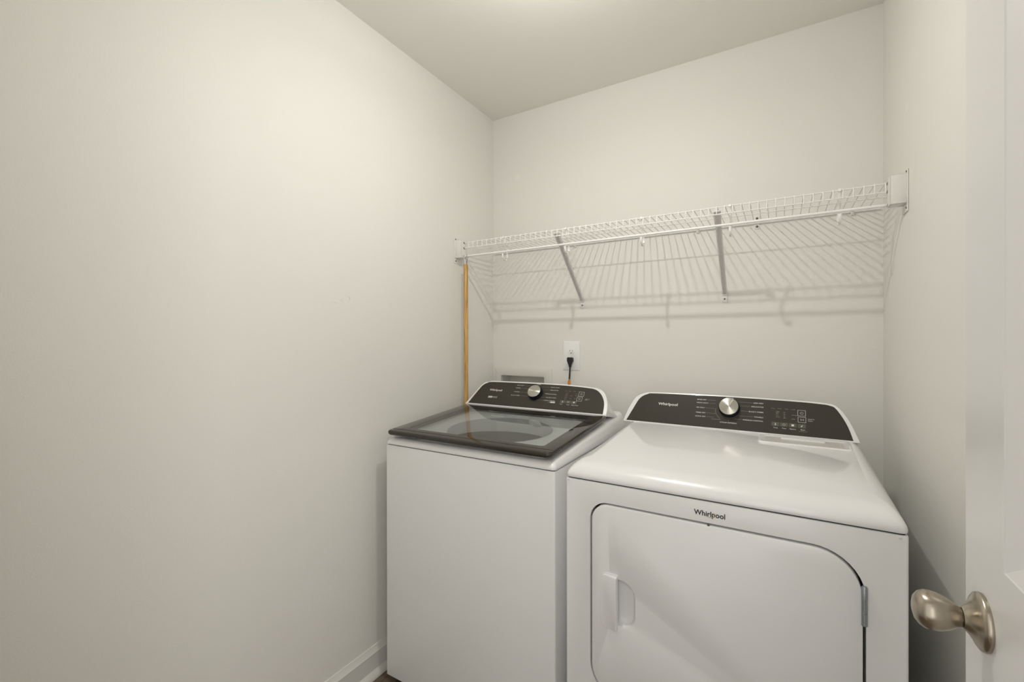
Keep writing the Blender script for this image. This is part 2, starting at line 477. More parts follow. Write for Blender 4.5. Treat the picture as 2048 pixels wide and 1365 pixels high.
# knob (axis along -X)
KC = (XD, -1.254, 0.919)
mk = Matrix.Translation(KC) @ Matrix.Rotation(math.radians(-90), 4, 'Y')
bm = bmesh.new()
lathe(bm, [(0, .0205), (.0112, .0205), (.0122, .0220), (.0148, .0265), (.0190, .0335), (.0220, .0410), (.0232, .0480), (.0228, .0540), (.0198, .0600), (.0145, .0642), (.0075, .0662), (0, .0666)], 48, mk)
kn = obj('door_knob', bm, M_nickel, door, angle=50); tag(kn, 'satin nickel egg-shaped door knob')
bm = bmesh.new()
lathe(bm, [(0, 0.0), (.0330, 0.0), (.0336, .0025), (.0325, .0055), (.0290, .0080), (.0235, .0105), (.0180, .0140), (.0142, .0175), (.0126, .0200), (0, .0200)], 48, mk)
obj('rosette', bm, M_nickel, kn, angle=50)
mk2 = Matrix.Translation((XD+TD, -1.254, 0.919)) @ Matrix.Rotation(math.radians(90), 4, 'Y')
bm = bmesh.new()
lathe(bm, [(0, 0), (.034, 0), (.033, .005), (.022, .012), (.013, .020), (.013, .026), (.020, .031), (.026, .040), (.025, .050), (.016, .058), (0, .060)], 32, mk2)
obj('door_knob', bm, M_nickel, door, angle=50)
for z in (0.25, 1.03, 1.80):
    bm = bmesh.new(); lathe(bm, [(0, -.045), (.0065, -.045), (.0065, .045), (0, .045)], 12, Matrix.Translation((XD+0.002, YHG-0.006, z)))
    obj('door_hinge', bm, M_nickel, door)

# ---------------------------------------------------------------- ceiling light (above the frame)
cl = empty('ceiling_light', (BULB_POS[0], BULB_POS[1], H), label='small round lamp on a holder on the ceiling above the washer and dryer', cat='lamp')
dz = BULB_POS[2]-H
bm = bmesh.new(); lathe(bm, [(0, 0), (.060, 0), (.060, -.010), (.050, -.022), (.030, -.030), (.020, -.036), (.0160, dz+.020), (.0165, dz+.0085), (.0155, dz+.0060), (0, dz+.0060)], 40)
obj('lamp_housing', bm, M_plastic, cl)
bm = bmesh.new()
lathe(bm, [(LENS_R*math.cos(math.radians(a_)), dz+.0040-LENS_H*math.sin(math.radians(a_))) for a_ in (-4, 4, 12, 25, 40, 55, 70, 82, 90)], 40, cap=False)
obj('lens', bm, M_bulb, cl)

# ================================================================== WIRE SHELF
YSF, ZT, Z2, ZR, YM = -0.310, 1.7225, 1.6975, 1.6585, -0.158
sh = empty('wire_shelf', (W/2, -0.002, 1.72), label='white wire shelf with hanging rod spanning the back wall above both machines', cat='shelf')
def P(x, y, z): return (x-W/2, y+0.002, z-1.72)
def wire(name, a, b_, r, m=M_wire, n=8):
    bm = bmesh.new(); tube(bm, [P(*a), P(*b_)], r, n); return obj(name, bm, m, sh)
wire('front_wire', (0.030, YSF, ZT), (W-0.030, YSF, ZT), .0023)
wire('front_wire', (0.030, YSF-0.001, Z2), (W-0.030, YSF-0.001, Z2), .0023)
wire('middle_wire', (0.012, YM, ZT-.001), (W-0.012, YM, ZT-.001), .0020)
wire('back_wire', (0.010, -0.006, ZT-.001), (W-0.010, -0.006, ZT-.001), .0030)
rod = wire('hanging_rod', (0.034, YSF, ZR), (W-0.034, YSF, ZR), .0046, n=12)
bm = bmesh.new()
tube(bm, [(0, -.004, .0030), (0, -.15, .0032), (0, YSF+.004, .0032), (0, YSF-.0022, .0022), (0, YSF-.0038, -.002), (0, YSF-.0040, -.015), (0, YSF-.0040, Z2-ZT-.003)], .0016, 6)
bmesh.ops.recalc_face_normals(bm, faces=bm.faces)
cw = bpy.data.meshes.new('cross_wire'); bm.to_mesh(cw); bm.free(); cw.materials.append(M_wire); smooth_mesh(cw, 60)
x = 1.5873
while x > 0.045:
    o = bpy.data.objects.new('cross_wire', cw); COL.objects.link(o); o.parent = sh; o.location = P(x, 0, ZT)
    x -= 0.02535
# J hooks carrying the rod
bm = bmesh.new()
hp = [(0, YSF-.0035, ZT-.004), (0, YSF-.0020, ZT+.0030), (0, YSF+.0035, ZT+.0015), (0, YSF+.006, ZT-.012), (0, YSF+.013, ZT-.035), (0, YSF+.027, ZT-.060),
      (0, YSF+.034, ZT-.077), (0, YSF+.030, ZT-.092), (0, YSF+.018, ZT-.101), (0, YSF+.004, ZT-.098), (0, YSF-.0045, ZT-.086), (0, YSF-.006, ZT-.073)]
tube(bm, [(a, b_, c-ZT) for a, b_, c in catmull(hp, 3)], 0, flat=(.0040, .0017))
bmesh.ops.recalc_face_normals(bm, faces=bm.faces)
hk = bpy.data.meshes.new('rod_hook'); bm.to_mesh(hk); bm.free(); hk.materials.append(M_wire); smooth_mesh(hk, 50)
for x in (0.256, 0.559, 0.871, 1.1735, 1.478):
    o = bpy.data.objects.new('rod_hook', hk); COL.objects.link(o); o.parent = sh; o.location = P(x, 0, ZT)
# diagonal braces
for xb in (0.514, 1.131):
    bm = bmesh.new()
    top, bot = Vector((xb, YSF+.010, ZT-.012)), Vector((xb-.003, -.008, 1.452))
    d = (bot-top).normalized(); nx = Vector((1, 0, 0)); ny = d.cross(nx).normalized()
    rings = []
    for t_, w_ in ((0, .0115), (.08, .0115), (.16, .0100), (.9, .0085), (1.0, .0095)):
        c = top.lerp(bot, t_)
        rings.append([Vector(P(*(c+nx*a*w_+ny*b_))) for a, b_ in ((-1, -.005), (-1, .005), (-.82, .006), (-.5, .006), (-.42, .0015), (.42, .0015), (.5, .006), (.82, .006), (1, .005), (1, -.005), (.8, -.0065), (-.8, -.0065))])
    loft(bm, rings)
    # hooked tip over the front wire
    box(bm, P(xb-.011, YSF-.005, ZT-.016), P(xb+.011, YSF+.012, ZT-.012), .001)
    br = obj('shelf_brace', bm, M_brace, sh, angle=30)
    bm = bmesh.new(); box(bm, P(xb-.014, -.0045, 1.414), P(xb+.005+.002, -.0005, 1.4495), .0015)
    box(bm, P(xb-.012, -.010, 1.444), P(xb+.005, -.001, 1.4495), .001)
    fp = obj('foot_plate', bm, M_bracket, br)
    bm = bmesh.new(); lathe(bm, [(0, 0), (.0036, 0), (.0028, .0016), (0, .002)], 12, Matrix.Translation(P(xb-.004, -.0044, 1.4285)) @ Matrix.Rotation(math.radians(90), 4, 'X'))
    obj('screw', bm, M_screw, br)
# end brackets fixed to the side walls
for side in (0, 1):
    yf = -.335 if side == 0 else -.352
    def X(a): return a if side == 0 else W-a
    def bx(bm, a0, a1, y0, y1, z0, z1, bev=.0012):
        lo = P(min(X(a0), X(a1)), y0, z0); hi = P(max(X(a0), X(a1)), y1, z1); box(bm, lo, hi, bev)
    th = .0018
    bm = bmesh.new()
    bx(bm, .0004, .0030, yf-.006, yf+.052, 1.626, 1.745)          # flange on the wall
    bx(bm, .0028, .0395, yf, yf+th, 1.650, 1.7335)                # front face
    bx(bm, .0028, .0395, yf, yf+.045, 1.7315, 1.7335)             # top
    bx(bm, .0028, .0395, yf, yf+.045, 1.650, 1.652)               # bottom
    bx(bm, .0375, .0395, yf, yf+.045, 1.650, 1.7335)              # inner face
    bx(bm, .0028, .0300, yf+.0435, yf+.045, 1.650, 1.7335)        # back
    o = obj('end_bracket', bm, M_bracket, sh, angle=30)
    for zz in (ZT, Z2, ZR):                                       # dark slots the wires enter
        bm = bmesh.new(); bx(bm, .0392, .0398, YSF-.008, YSF+.005, zz-.0045, zz+.0035, 0); obj('wire_slot', bm, M_screw, o, smooth=False)
    for zz, yy in ((1.7395, yf+.004), (1.637, yf+.006)):
        bm = bmesh.new(); lathe(bm, [(0, 0), (.0035, 0), (.0028, .0014), (0, .0018)], 12,
            Matrix.Translation(P(X(.0030), yy, zz)) @ Matrix.Rotation(math.radians(90 if side == 0 else -90), 4, 'Y'))
        obj('screw', bm, M_screw, o)
# wall clips on the back wire
for x in (0.473, 1.026, 1.5437):
    bm = bmesh.new(); box(bm, P(x-.006, -.007, ZT-.013), P(x+.006, -.0008, ZT+.008), .002)
    tube(bm, [P(x, -.008, ZT-.008), P(x, -.013, ZT-.007), P(x, -.013, ZT+.003), P(x, -.006, ZT+.006)], .0022, 6)
    c = obj('wall_clip', bm, M_bracket, sh)
    bm = bmesh.new(); box(bm, P(x-.0015, -.0095, ZT+.004), P(x+.0015, -.0060, ZT+.011), .0005); obj('screw', bm, M_screw, c)

# small fixing plate with two screws behind the shelf
ap = empty('anchor_plate', (1.2428, 0, 1.725), label='small white fixing plate with two dark screws on the back wall behind the shelf', cat='bracket')
bm = bmesh.new(); prism(bm, rrect(-.0085, .0085, -.026, .026, .0045), -.0004, -.0030, .0008, axis='y'); obj('plate', bm, M_bracket, ap)
for z in (.0155, -.0165):
    bm = bmesh.new(); lathe(bm, [(0, 0), (.0048, 0), (.0040, .002), (0, .0026)], 14, Matrix.Translation((0, -.0028, z)) @ Matrix.Rotation(math.radians(90), 4, 'X'))
    obj('screw', bm, M_screw, ap)

# ================================================================== HANGING WOODEN POLE
XP, YP = 0.0485, -0.3115
pole = empty('wooden_pole', (XP, YP, 0.33), label='golden wooden pole hanging by a wire loop from the left end of the shelf', cat='pole')
bm = bmesh.new(); lathe(bm, [(0, 0), (.0088, 0), (.0104, .002), (.0104, 1.2875), (.0092, 1.2895), (0, 1.2900)], 24); obj('shaft', bm, M_wood, pole)
bm = bmesh.new()
zt = 1.29; zr = ZR-0.33
tube(bm, [(-.001, 0, zt-.006), (-.0045, -.001, zt+.010), (-.007, -.0045, zr-.010), (-.0065, -.0062, zr), (-.005, 0, zr+.0065), (-.003, .0060, zr), (-.001, .004, zr-.010), (.001, .001, zt+.010), (.0005, 0, zt-.006)], .0011, 6)
obj('hanging_loop', bm, M_bracket, pole)
bm = bmesh.new()
tube(bm, [(.004, 0, zt-.004), (.005, -.001, zt+.010), (.0075, -.0055, zr-.008), (.0075, -.0058, zr+.002), (.007, .001, zr+.0065), (.0065, .0060, zr-.002), (.004, .002, zt+.006), (.003, 0, zt-.004)], .0009, 6)
obj('hanging_loop', bm, M_screw, pole)

# ================================================================== OUTLET BOX, OUTLET, CORD
ob = empty('washer_outlet_box', (0.178, 0, 1.0), label='white recessed washer supply box low on the back wall behind the washer', cat='outlet box')
def Q(x, y, z): return (x-0.178, y, z-1.0)
bm = bmesh.new()
fo = rrect(.0094-.178, .3474-.178, .873-1.0, 1.121-1.0, .004, 3); fi = rrect(BX0-.178, BX1-.178, BZ0-1.0, BZ1-1.0, .006, 3)
loft(bm, [[Vector((a, -.0004, c)) for a, c in fo], [Vector((a, -.0045, c)) for a, c in fo], [Vector((a*.985, -.0060, c*.98)) for a, c in fo],
          [Vector((a*1.02, -.0060, c*1.02)) for a, c in fi], [Vector((a, -.0050, c)) for a, c in fi], [Vector((a, -.0004, c)) for a, c in fi]], False, False)
obj('frame', bm, M_box, ob)
bm = bmesh.new()
loft(bm, [[Vector((a*.999, -.0004, c)) for a, c in fi], [Vector((a*.97, .085, c*.97)) for a, c in fi]], False, True)
obj('recess', bm, M_box, ob)
for sx, mm in ((-.055, (0.35, 0.02, 0.02)), (.055, (0.02, 0.05, 0.35))):
    bm = bmesh.new(); lathe(bm, [(0, 0), (.009, 0), (.009, .030), (.012, .032), (.012, .042), (0, .042)], 14, Matrix.Translation((sx, .045, -.078)))
    v = obj('valve', bm, M_chrome, ob)
    bm = bmesh.new(); box(bm, (sx-.018, .040, -.036), (sx+.018, .050, -.030), .002); obj('valve_handle', bm, mat('valve_colour_'+('r' if sx < 0 else 'b'), mm, .4), v)

ou = empty('wall_outlet', (.4531, 0, 1.1863), label='white duplex wall outlet with a black plug in its lower socket', cat='outlet')
bm = bmesh.new(); prism(bm, rrect(-.0432, .0432, -.0698, .0698, .003, 3), -.0004, -.0060, .0035, axis='y'); obj('cover_plate', bm, M_plastic, ou)
for zc in (.021, -.021):
    c = [(math.cos(a)*.0175, max(-.0135, min(.0135, math.sin(a)*.0175))+zc) for a in [2*math.pi*k/28 for k in range(28)]]
    bm = bmesh.new(); prism(bm, c, -.0060, -.0072, .0004, axis='y'); rc = obj('socket', bm, M_plastic, ou)
    bm = bmesh.new()
    box(bm, (-.0072, -.0076, zc-.001), (-.0056, -.0070, zc+.0075)); box(bm, (.0056, -.0076, zc), (.0070, -.0070, zc+.0070))
    lathe(bm, [(0, 0), (.0024, 0), (.0024, .0006), (0, .0006)], 12, Matrix.Translation((0, -.0070, zc-.0078)) @ Matrix.Rotation(math.radians(90), 4, 'X'))
    obj('slots', bm, M_dark, rc, smooth=False)
bm = bmesh.new(); lathe(bm, [(0, 0), (.0028, 0), (.002, .001), (0, .0013)], 12, Matrix.Translation((0, -.0058, 0)) @ Matrix.Rotation(math.radians(90), 4, 'X')); obj('screw', bm, M_plastic, ou)

cd = empty('power_cord', (.4531, -.008, 1.165), label='black power cord hanging from the wall outlet down behind the washer', cat='cord')
bm = bmesh.new()
# moulded block in the socket, then the strain relief pointing down
loft(bm, [[Vector((a, y_, .002+b_)) for a, b_ in rrect(-w_, w_, -h_, h_, .004, 3)] for y_, w_, h_ in ((0, .0135, .0110), (-.006, .0145, .0115), (-.017, .0140, .0115))])
loft(bm, [[Vector((a, -.012+b_, z_)) for a, b_ in rrect(-w_, w_, -d_, d_, d_*.45, 3)] for z_, w_, d_ in ((.009, .0143, .0095), (-.004, .0138, .0095), (-.014, .0100, .0080), (-.025, .0062, .0056), (-.034, .0050, .0048))])
obj('plug', bm, M_dark, cd)
bm = bmesh.new()
tube(bm, catmull([(0, -.012, -.030), (-.0010, -.0125, -.055), (-.0030, -.0130, -.085), (-.0035, -.0150, -.115), (-.004, -.020, -.16), (0, -.03, -.30), (.01, -.04, -.55)], 4), .0038, 10)
obj('cable', bm, M_dark, cd)
bm = bmesh.new()
tube(bm, [(-.0045, -.0175, -.106), (-.0045, -.0175, -.097), (.0, -.0170, -.094)], .0048, 8)
box(bm, (-.0100, -.021, -.118), (-.0025, -.012, -.103), .002); box(bm, (-.0030, -.0200, -.118), (.0032, -.0120, -.0935), .0015)
tg_ = obj('cord_tie', bm, M_orange, cd); tag(tg_, 'orange tie wrapped on the cord')
bm = bmesh.new(); tube(bm, [(-.010, -.016, -.104), (-.026, -.018, -.109), (-.053, -.02, -.1165)], .0011, 6)
obj('tie_tail', bm, M_brace, cd)

# ================================================================== shared appliance parts
TILT = math.radians(38)
UPV = Vector((0, math.sin(TILT), math.cos(TILT))); NV = Vector((0, -math.cos(TILT), math.sin(TILT))); XV = Vector((1, 0, 0))
def placer(P0, tilt=TILT, remap=False):
    """fascia coordinates (u right, v up the sloping face, n outward)"""
    P0 = Vector(P0)
    U = Vector((0, math.sin(tilt), math.cos(tilt))); N = Vector((0, -math.cos(tilt), math.sin(tilt)))
    if remap: return lambda u, v, n: P0+XV*(u+v*(.072-.135*u))+U*(v*.9)+N*n
    return lambda u, v, n: P0+XV*u+U*v+N*n
TILT_D = math.radians(25)

def console(parent, P0, outer, fascia, back_y, back_z, tilt=TILT, remap=False):
    pl_ = placer(P0, tilt, remap)
    O = catmull(outer, 4); F = catmull(fascia, 4)
    uc = sum(p[0] for p in outer)/len(outer)
    bm = bmesh.new()
    vmax = max(p[1] for p in outer)
    def ring(n_, ins): return [pl_(uc+(p[0]-uc)*(1-ins/.36), p[1]*(1-ins/vmax)+(0 if p[1] > .02 else ins*.3), n_) for p in O]
    def back(t):
        rr = []
        for p in O:
            a = pl_(p[0], p[1], -.004)
            b_ = Vector((a.x, back_y, back_z+max(0, p[1])*.12))
            rr.append(a.lerp(b_, t))
        return rr
    loft(bm, [back(1.0), back(.5), back(0), ring(-.0015, 0.0002), ring(-.0002, .0012), ring(.0002, .0026)])
    hs = obj('console_housing', bm, M_enamel_top, parent, angle=45)
    bm = bmesh.new()
    vs0 = [pl_(p[0], max(p[1], 0.001), -.001) for p in F]; vs1 = [pl_(p[0], max(p[1], 0.001), .0006) for p in F]
    cu_, cv_ = sum(p[0] for p in F)/len(F), .05
    vs2 = [pl_(cu_+(p[0]-cu_)*.999, max(p[1], 0.001)*.994+.0002, .0010) for p in F]
    loft(bm, [vs0, vs1, vs2])
    fa = obj('control_panel', bm, M_fascia, parent, angle=30); tag(fa, 'dark brown control panel with white lettering')
    return pl_, hs, fa

def dial(parent, pl_, u, v, ang, tilt=TILT):
    c = pl_(u, v, .001)
    R_ = Matrix((XV, Vector((0, math.sin(tilt), math.cos(tilt))), Vector((0, -math.cos(tilt), math.sin(tilt))))).transposed().to_4x4(); R_.translation = c
    bm = bmesh.new(); lathe(bm, [(0, 0), (.0335, 0), (.0330, .003), (.0310, .006), (.0300, .018), (.0290, .0205), (0, .0205)], 48)
    k = obj('control_knob', bm, M_skirt, parent, angle=35); k.matrix_local = R_
    tag(k, 'round brushed metal selector knob with black skirt')
    bm = bmesh.new(); lathe(bm, [(0, .0205), (.0292, .0205), (.0298, .0215), (.0290, .0228), (.0280, .0233), (0, .0233)], 64)
    obj('knob_face', bm, M_knob, k, angle=35)
    bm = bmesh.new()
    a = math.radians(ang); d = Vector((math.cos(a), math.sin(a), 0)); s = Vector((-d.y, d.x, 0))
    loft(bm, [[p*1.0 + Vector((0, 0, h)) for p in (d*.002-s*.0007, d*.0270-s*.0012, d*.0270+s*.0012, d*.002+s*.0007)] for h in (.0232, .0238)])
    obj('pointer', bm, M_plastic, k, smooth=False)
    return k

def swoosh(parent, place, cu, cv, s, m=M_gold):
    bm = bmesh.new()
    arc_bm(bm, cu, cv, s, s*.42, 150, 330, .0004*s/.01, .0016*s/.01, math.radians(28), place, .0005)
    arc_bm(bm, cu, cv, s, s*.42, -30, 75, .0013*s/.01, .0003*s/.01, math.radians(28), place, .0005)
    return obj('brand_swoosh', bm, m, parent, smooth=False)

def leader(bm, pl_, u0, v0, u1, v1, w=.0005):
    d = Vector((u1-u0, v1-v0)); n = Vector((-d.y, d.x)).normalized()*w/2
    flat_bm(bm, [(u0-n.x, v0-n.y), (u1-n.x, v1-n.y), (u1+n.x, v1+n.y), (u0+n.x, v0+n.y)], pl_, .0013)

def power_icons(bm, pl_, uc, vc, r):
    arc_bm(bm, uc, vc, r, r, 125, 415, .0007, .0007, 0, pl_, .0016, 18)
    flat_bm(bm, [(uc-.0004, vc+r*.1), (uc+.0004, vc+r*.1), (uc+.0004, vc+r*1.25), (uc-.0004, vc+r*1.25)], pl_, .0016)
def play_icons(bm, pl_, uc, vc, s):
    w = .0006
    tri = [(uc-s*1.3, vc-s), (uc-s*.1, vc), (uc-s*1.3, vc+s)]
    for i in range(3):
        a, b_ = tri[i], tri[(i+1) % 3]; leader2(bm, pl_, a, b_, w)
    for du in (.45, 1.05): flat_bm(bm, [(uc+s*du, vc-s), (uc+s*du+w, vc-s), (uc+s*du+w, vc+s), (uc+s*du, vc+s)], pl_, .0016)
def leader2(bm, pl_, a, b_, w): leader(bm, pl_, a[0], a[1], b_[0], b_[1], w)

def topcover_ring(x0, x1, y0, y1, ins, z, r, slope=0.0, n=5):
    pts = rrect(x0+ins, x1-ins, y0+ins, y1, [max(r-ins*.5, .004)]*2+[.004, .004], n)
    return [Vector((a, b_, z+slope*(b_-y0))) for a, b_ in pts]

# ================================================================== WASHER
wx, wy = .0660, -.8290
wa = empty('washing_machine', (wx, wy, 0), label='white top-load washing machine with a smoked glass lid, left of the dryer', cat='washing machine')
WW, WD = .6900, .695          # width, depth
bm = bmesh.new()
prism(bm, rrect(0, WW, 0, WD, [.006, .006, .006, .006], 4), .022, .8765, 0.002, bev0=.003)
obj('cabinet', bm, M_enamel, wa, angle=40)
bm = bmesh.new(); prism(bm, rrect(.004, WW-.004, .004, WD-.004, .006, 4), .8755, .882)
obj('seam', bm, M_recess, wa, smooth=False)
for a in (.06, WW-.06):
    for b_ in (.06, WD-.06):
        bm = bmesh.new(); lathe(bm, [(0, .0), (.018, .0), (.019, .004), (.012, .009), (.006, .012), (.006, .030), (0, .030)], 16, Matrix.Translation((a, b_, 0)))
        obj('foot', bm, M_dark, wa)
# white top frame with opening
SL = .078
bm = bmesh.new()
oy0, oy1 = .058, .444
def oring(ins, z, slope=SL, rad=.03): return [Vector((a, b_, z+slope*b_)) for a, b_ in rrect(.076+ins, WW-.074-ins, oy0+ins, oy1-ins, rad, 5)]
rings = [topcover_ring(0, WW, 0, WD, 0, .8795, .012), topcover_ring(0, WW, 0, WD, -.0005, .8815, .012), topcover_ring(0, WW, 0, WD, 0, .8865, .012),
         topcover_ring(0, WW, 0, WD, .003, .8925, .014, .02), topcover_ring(0, WW, 0, WD, .008, .8975, .016, .045), topcover_ring(0, WW, 0, WD, .015, .9005, .02, .07),
         topcover_ring(0, WW, 0, WD, .024, .9015, .024, SL), oring(-.004, .9015), oring(0, .9000), oring(.001, .893)]
loft(bm, rings, True, False)
obj('top_frame', bm, M_enamel_top, wa, angle=50)
# inner deck and tub seen through the glass
bm = bmesh.new()
cxy = (WW/2, .239)
def crc(r, z, n=24, c=cxy):
    # order matched to rrect(…, n=5): 24 points starting at angle 180+
    return [Vector((c[0]+r*1.22*math.cos(math.radians(187+k*360/n)), c[1]+r*1.02*math.sin(math.radians(187+k*360/n)), z)) for k in range(n)]
loft(bm, [oring(.001, .893), oring(.001, .911), oring(.006, .914), [v+Vector((0, 0, SL*v.y)) for v in crc(.178, .912)], [v+Vector((0, 0, SL*v.y)) for v in crc(.171, .906)], crc(.168, .895), crc(.168, .860)], False, False)
obj('inner_deck', bm, M_deck, wa, angle=40)
bm = bmesh.new()
lathe(bm, [(.165, .862), (.185, .855), (.235, .845), (.235, .50), (.20, .48), (0, .48)], 40, Matrix.Translation((cxy[0], cxy[1], 0)), cap=False)
obj('wash_tub', bm, M_tub, wa)
bm = bmesh.new()
lathe(bm, [(.0, .79), (.035, .79), (.045, .775), (.040, .70), (.048, .58), (.10, .50), (.16, .485), (0, .485)], 24, Matrix.Translation((cxy[0], cxy[1], 0)))
for k in range(4):
    a = math.pi/4+k*math.pi/2
    tube(bm, [(cxy[0]+.04*math.cos(a), cxy[1]+.04*math.sin(a), .76), (cxy[0]+.06*math.cos(a+.3), cxy[1]+.06*math.sin(a+.3), .62), (cxy[0]+.13*math.cos(a+.5), cxy[1]+.13*math.sin(a+.5), .50)], .010, 8)
obj('agitator', bm, M_deck, wa)
# lid: dark frame ring + smoked pane
lx0, lx1, ly0, ly1 = .008, .678, -.006, .487
def lr(ins, z, r=.016): return [Vector((a, b_, z+SL*1.0*(b_-ly0))) for a, b_ in rrect(lx0+ins, lx1-ins, ly0+ins, ly1-ins*.5, [max(.003, r-ins*.4)]*2+[.004]*2, 5)]
def wr(ins, z, r=.012): return [Vector((a, b_, z+SL*1.0*(b_-ly0))) for a, b_ in rrect(lx0+.060+ins, lx1-.050-ins, ly0+.055+ins, ly1-.030-ins, r, 5)]
ZL = .9305
bm = bmesh.new()
loft(bm, [wr(0, ZL-.010), wr(0, ZL-.0012), wr(-.0004, ZL), lr(.007, ZL), lr(.003, ZL-.001), lr(.0006, ZL-.004), lr(0, ZL-.008), lr(.001, ZL-.013), lr(.004, ZL-.0165), lr(.008, ZL-.0175), wr(-.002, ZL-.0155), wr(0, ZL-.010)], False, False)
lid = obj('lid', bm, M_lidframe, wa, angle=35); tag(lid, 'dark smoked lid with clear centre pane')
bm = bmesh.new(); loft(bm, [wr(0, ZL-.005), wr(0, ZL-.0003)]); obj('lid_glass', bm, M_glass, lid, smooth=False)
bm = bmesh.new()   # seam between front grip strip and pane area
g0 = ly0+.030
loft(bm, [[Vector((lx0+.006, g0-.0006, ZL+SL*.030+.0002)), Vector((lx1-.006, g0-.0006, ZL+SL*.030+.0002)), Vector((lx1-.006, g0+.0006, ZL+SL*.030+.0003)), Vector((lx0+.006, g0+.0006, ZL+SL*.030+.0003))],
          [Vector((lx0+.006, g0-.0006, ZL+SL*.030+.0006)), Vector((lx1-.006, g0-.0006, ZL+SL*.030+.0006)), Vector((lx1-.006, g0+.0006, ZL+SL*.030+.0007)), Vector((lx0+.006, g0+.0006, ZL+SL*.030+.0007))]])
obj('grip_line', bm, M_dark, lid, smooth=False)
bm = bmesh.new()   # small lock mark printed at the rear right of the lid
def lp(u, v, n): return Vector((u, v, ZL+SL*(v-ly0)+n+.0002))
flat_bm(bm, [(.632, .372), (.656, .372), (.660, .392), (.650, .404), (.634, .400), (.628, .385)], lp)
for du, dv in ((.648, .352), (.656, .345), (.664, .352), (.655, .335)): flat_bm(bm, [(du-.002, dv-.003), (du+.002, dv-.003), (du+.002, dv+.003), (du-.002, dv+.003)], lp)
obj('lock_mark', bm, M_black_print, lid, smooth=False)

WP0 = (.004, .491, .971)
w_outer = [(-.006, -.004), (.0045, .020), (.0215, .058), (.0395, .098), (.0555, .1165), (.080, .1245), (.108, .1285), (.2776, .1305), (.4556, .1300), (.5677, .1245), (.6150, .1180), (.6430, .1010), (.6610, .068), (.6705, .030), (.6715, -.004)]
w_fas = [(.0105, .0015), (.029, .0491), (.0459, .0906), (.0560, .1045), (.0708, .1138), (.1021, .1212), (.2776, .1233), (.4556, .1230), (.5677, .1172), (.6059, .1107), (.631, .0921), (.6482, .0648), (.6555, .0375), (.6579, .0015)]
pl_, hs, fa = console(wa, WP0, w_outer, w_fas, WD-.045, .935)
dial(wa, pl_, .3407, .0735, 168)
L_ = [('HEAVY DUTY', .2350, .2717, .1090), ('WHITES', .2325, .2565, .0945), ('TOWELS', .2310, .2585, .0745), ('BULKY ITEMS', .2220, .2655, .0562)]
R_ = [('QUICK WASH', .4030, .4435, .1078), ('DELICATES', .4050, .4425, .0938), ('WRINKLE CONTROL', .3843, .4405, .0740), ('DRAIN & SPIN', .3960, .4415, .0565), ('CLEAN WASHER', .3890, .4415, .0418)]
for s, a, b_, v in L_+R_: word(fa, s, a, b_, v, .0034, pl_, .012, .0014, M_print)
word(fa, 'NORMAL', .3330, .3530, .1185, .0028, pl_, .012, .0014, M_print)
word(fa, 'with', .4110, .4210, .0352, .0026, pl_, .0, .0014, M_print)
word(fa, 'Hold To', .5720, .5900, .0625, .0028, pl_, .0, .0014, M_print); word(fa, 'Start', .5710, .5830, .0580, .0028, pl_, .0, .0014, M_print)
for s, a, v in (('Temp', .466, .0305), ('Soil', .497, .0295), ('Deep Water', .519, .0295)): word(fa, s, a, a+.0055*len(s)*.55, v, .0030, pl_, .008, .0014, M_print)
bm = bmesh.new(); flat_bm(bm, [(.4215, .0335), (.4430, .0335), (.4430, .0395), (.4215, .0395)], pl_, .0013); obj('badge', bm, M_print, fa, smooth=False)
for k, (a, b_, c_, d_) in enumerate(((.5375, .5610, .0745, .0955), (.5345, .5580, .0515, .0715))):
    bm = bmesh.new(); frame_bm(bm, a, b_, c_, d_, .0009, pl_, .0014); kf = obj('key_outline', bm, M_print, fa, smooth=False)
bm = bmesh.new(); power_icons(bm, pl_, .5492, .0850, .0040); obj('power_symbol', bm, M_print, fa, smooth=False)['kind'] = 'stuff'
bm = bmesh.new(); play_icons(bm, pl_, .5465, .0615, .0032); obj('start_symbol', bm, M_print, fa, smooth=False)['kind'] = 'stuff'
M_tan = mat('tan_print', (.42, .39, .33), .5)
for v, u in ((.1107, .2740), (.0962, .2590), (.0762, .2610), (.0579, .2690)): line(fa, pl_, u, v, .3060, v-.001, M_tan)
for v, u, s_ in ((.1095, .4010, .362), (.0955, .4030, .372), (.0583, .3940, .370), (.0435, .3870, .352)): line(fa, pl_, s_, v-.0006, u, v, M_tan)
bm = bmesh.new()
for k, (u, v) in enumerate([(.478, .096), (.495, .096), (.516, .096), (.537, .096)]): text_bm(bm, ('Cold', 'Light', 'Extra', 'Auto')[k], u-.004, u+.006, v-.001, .0022, pl_, .0, .0014)
for u, vs in ((.484, (.086, .079, .072, .065, .057)), (.506, (.074, .060)), (.527, (.084, .076, .062))):
    for v in vs: text_bm(bm, random.choice(('Warm', 'Cool', 'Heavy', 'Extra')), u-.004, u+.006, v-.001, .0024, pl_, .0, .0014)
obj('indicator_print', bm, M_tan, fa, smooth=False)['kind'] = 'stuff'
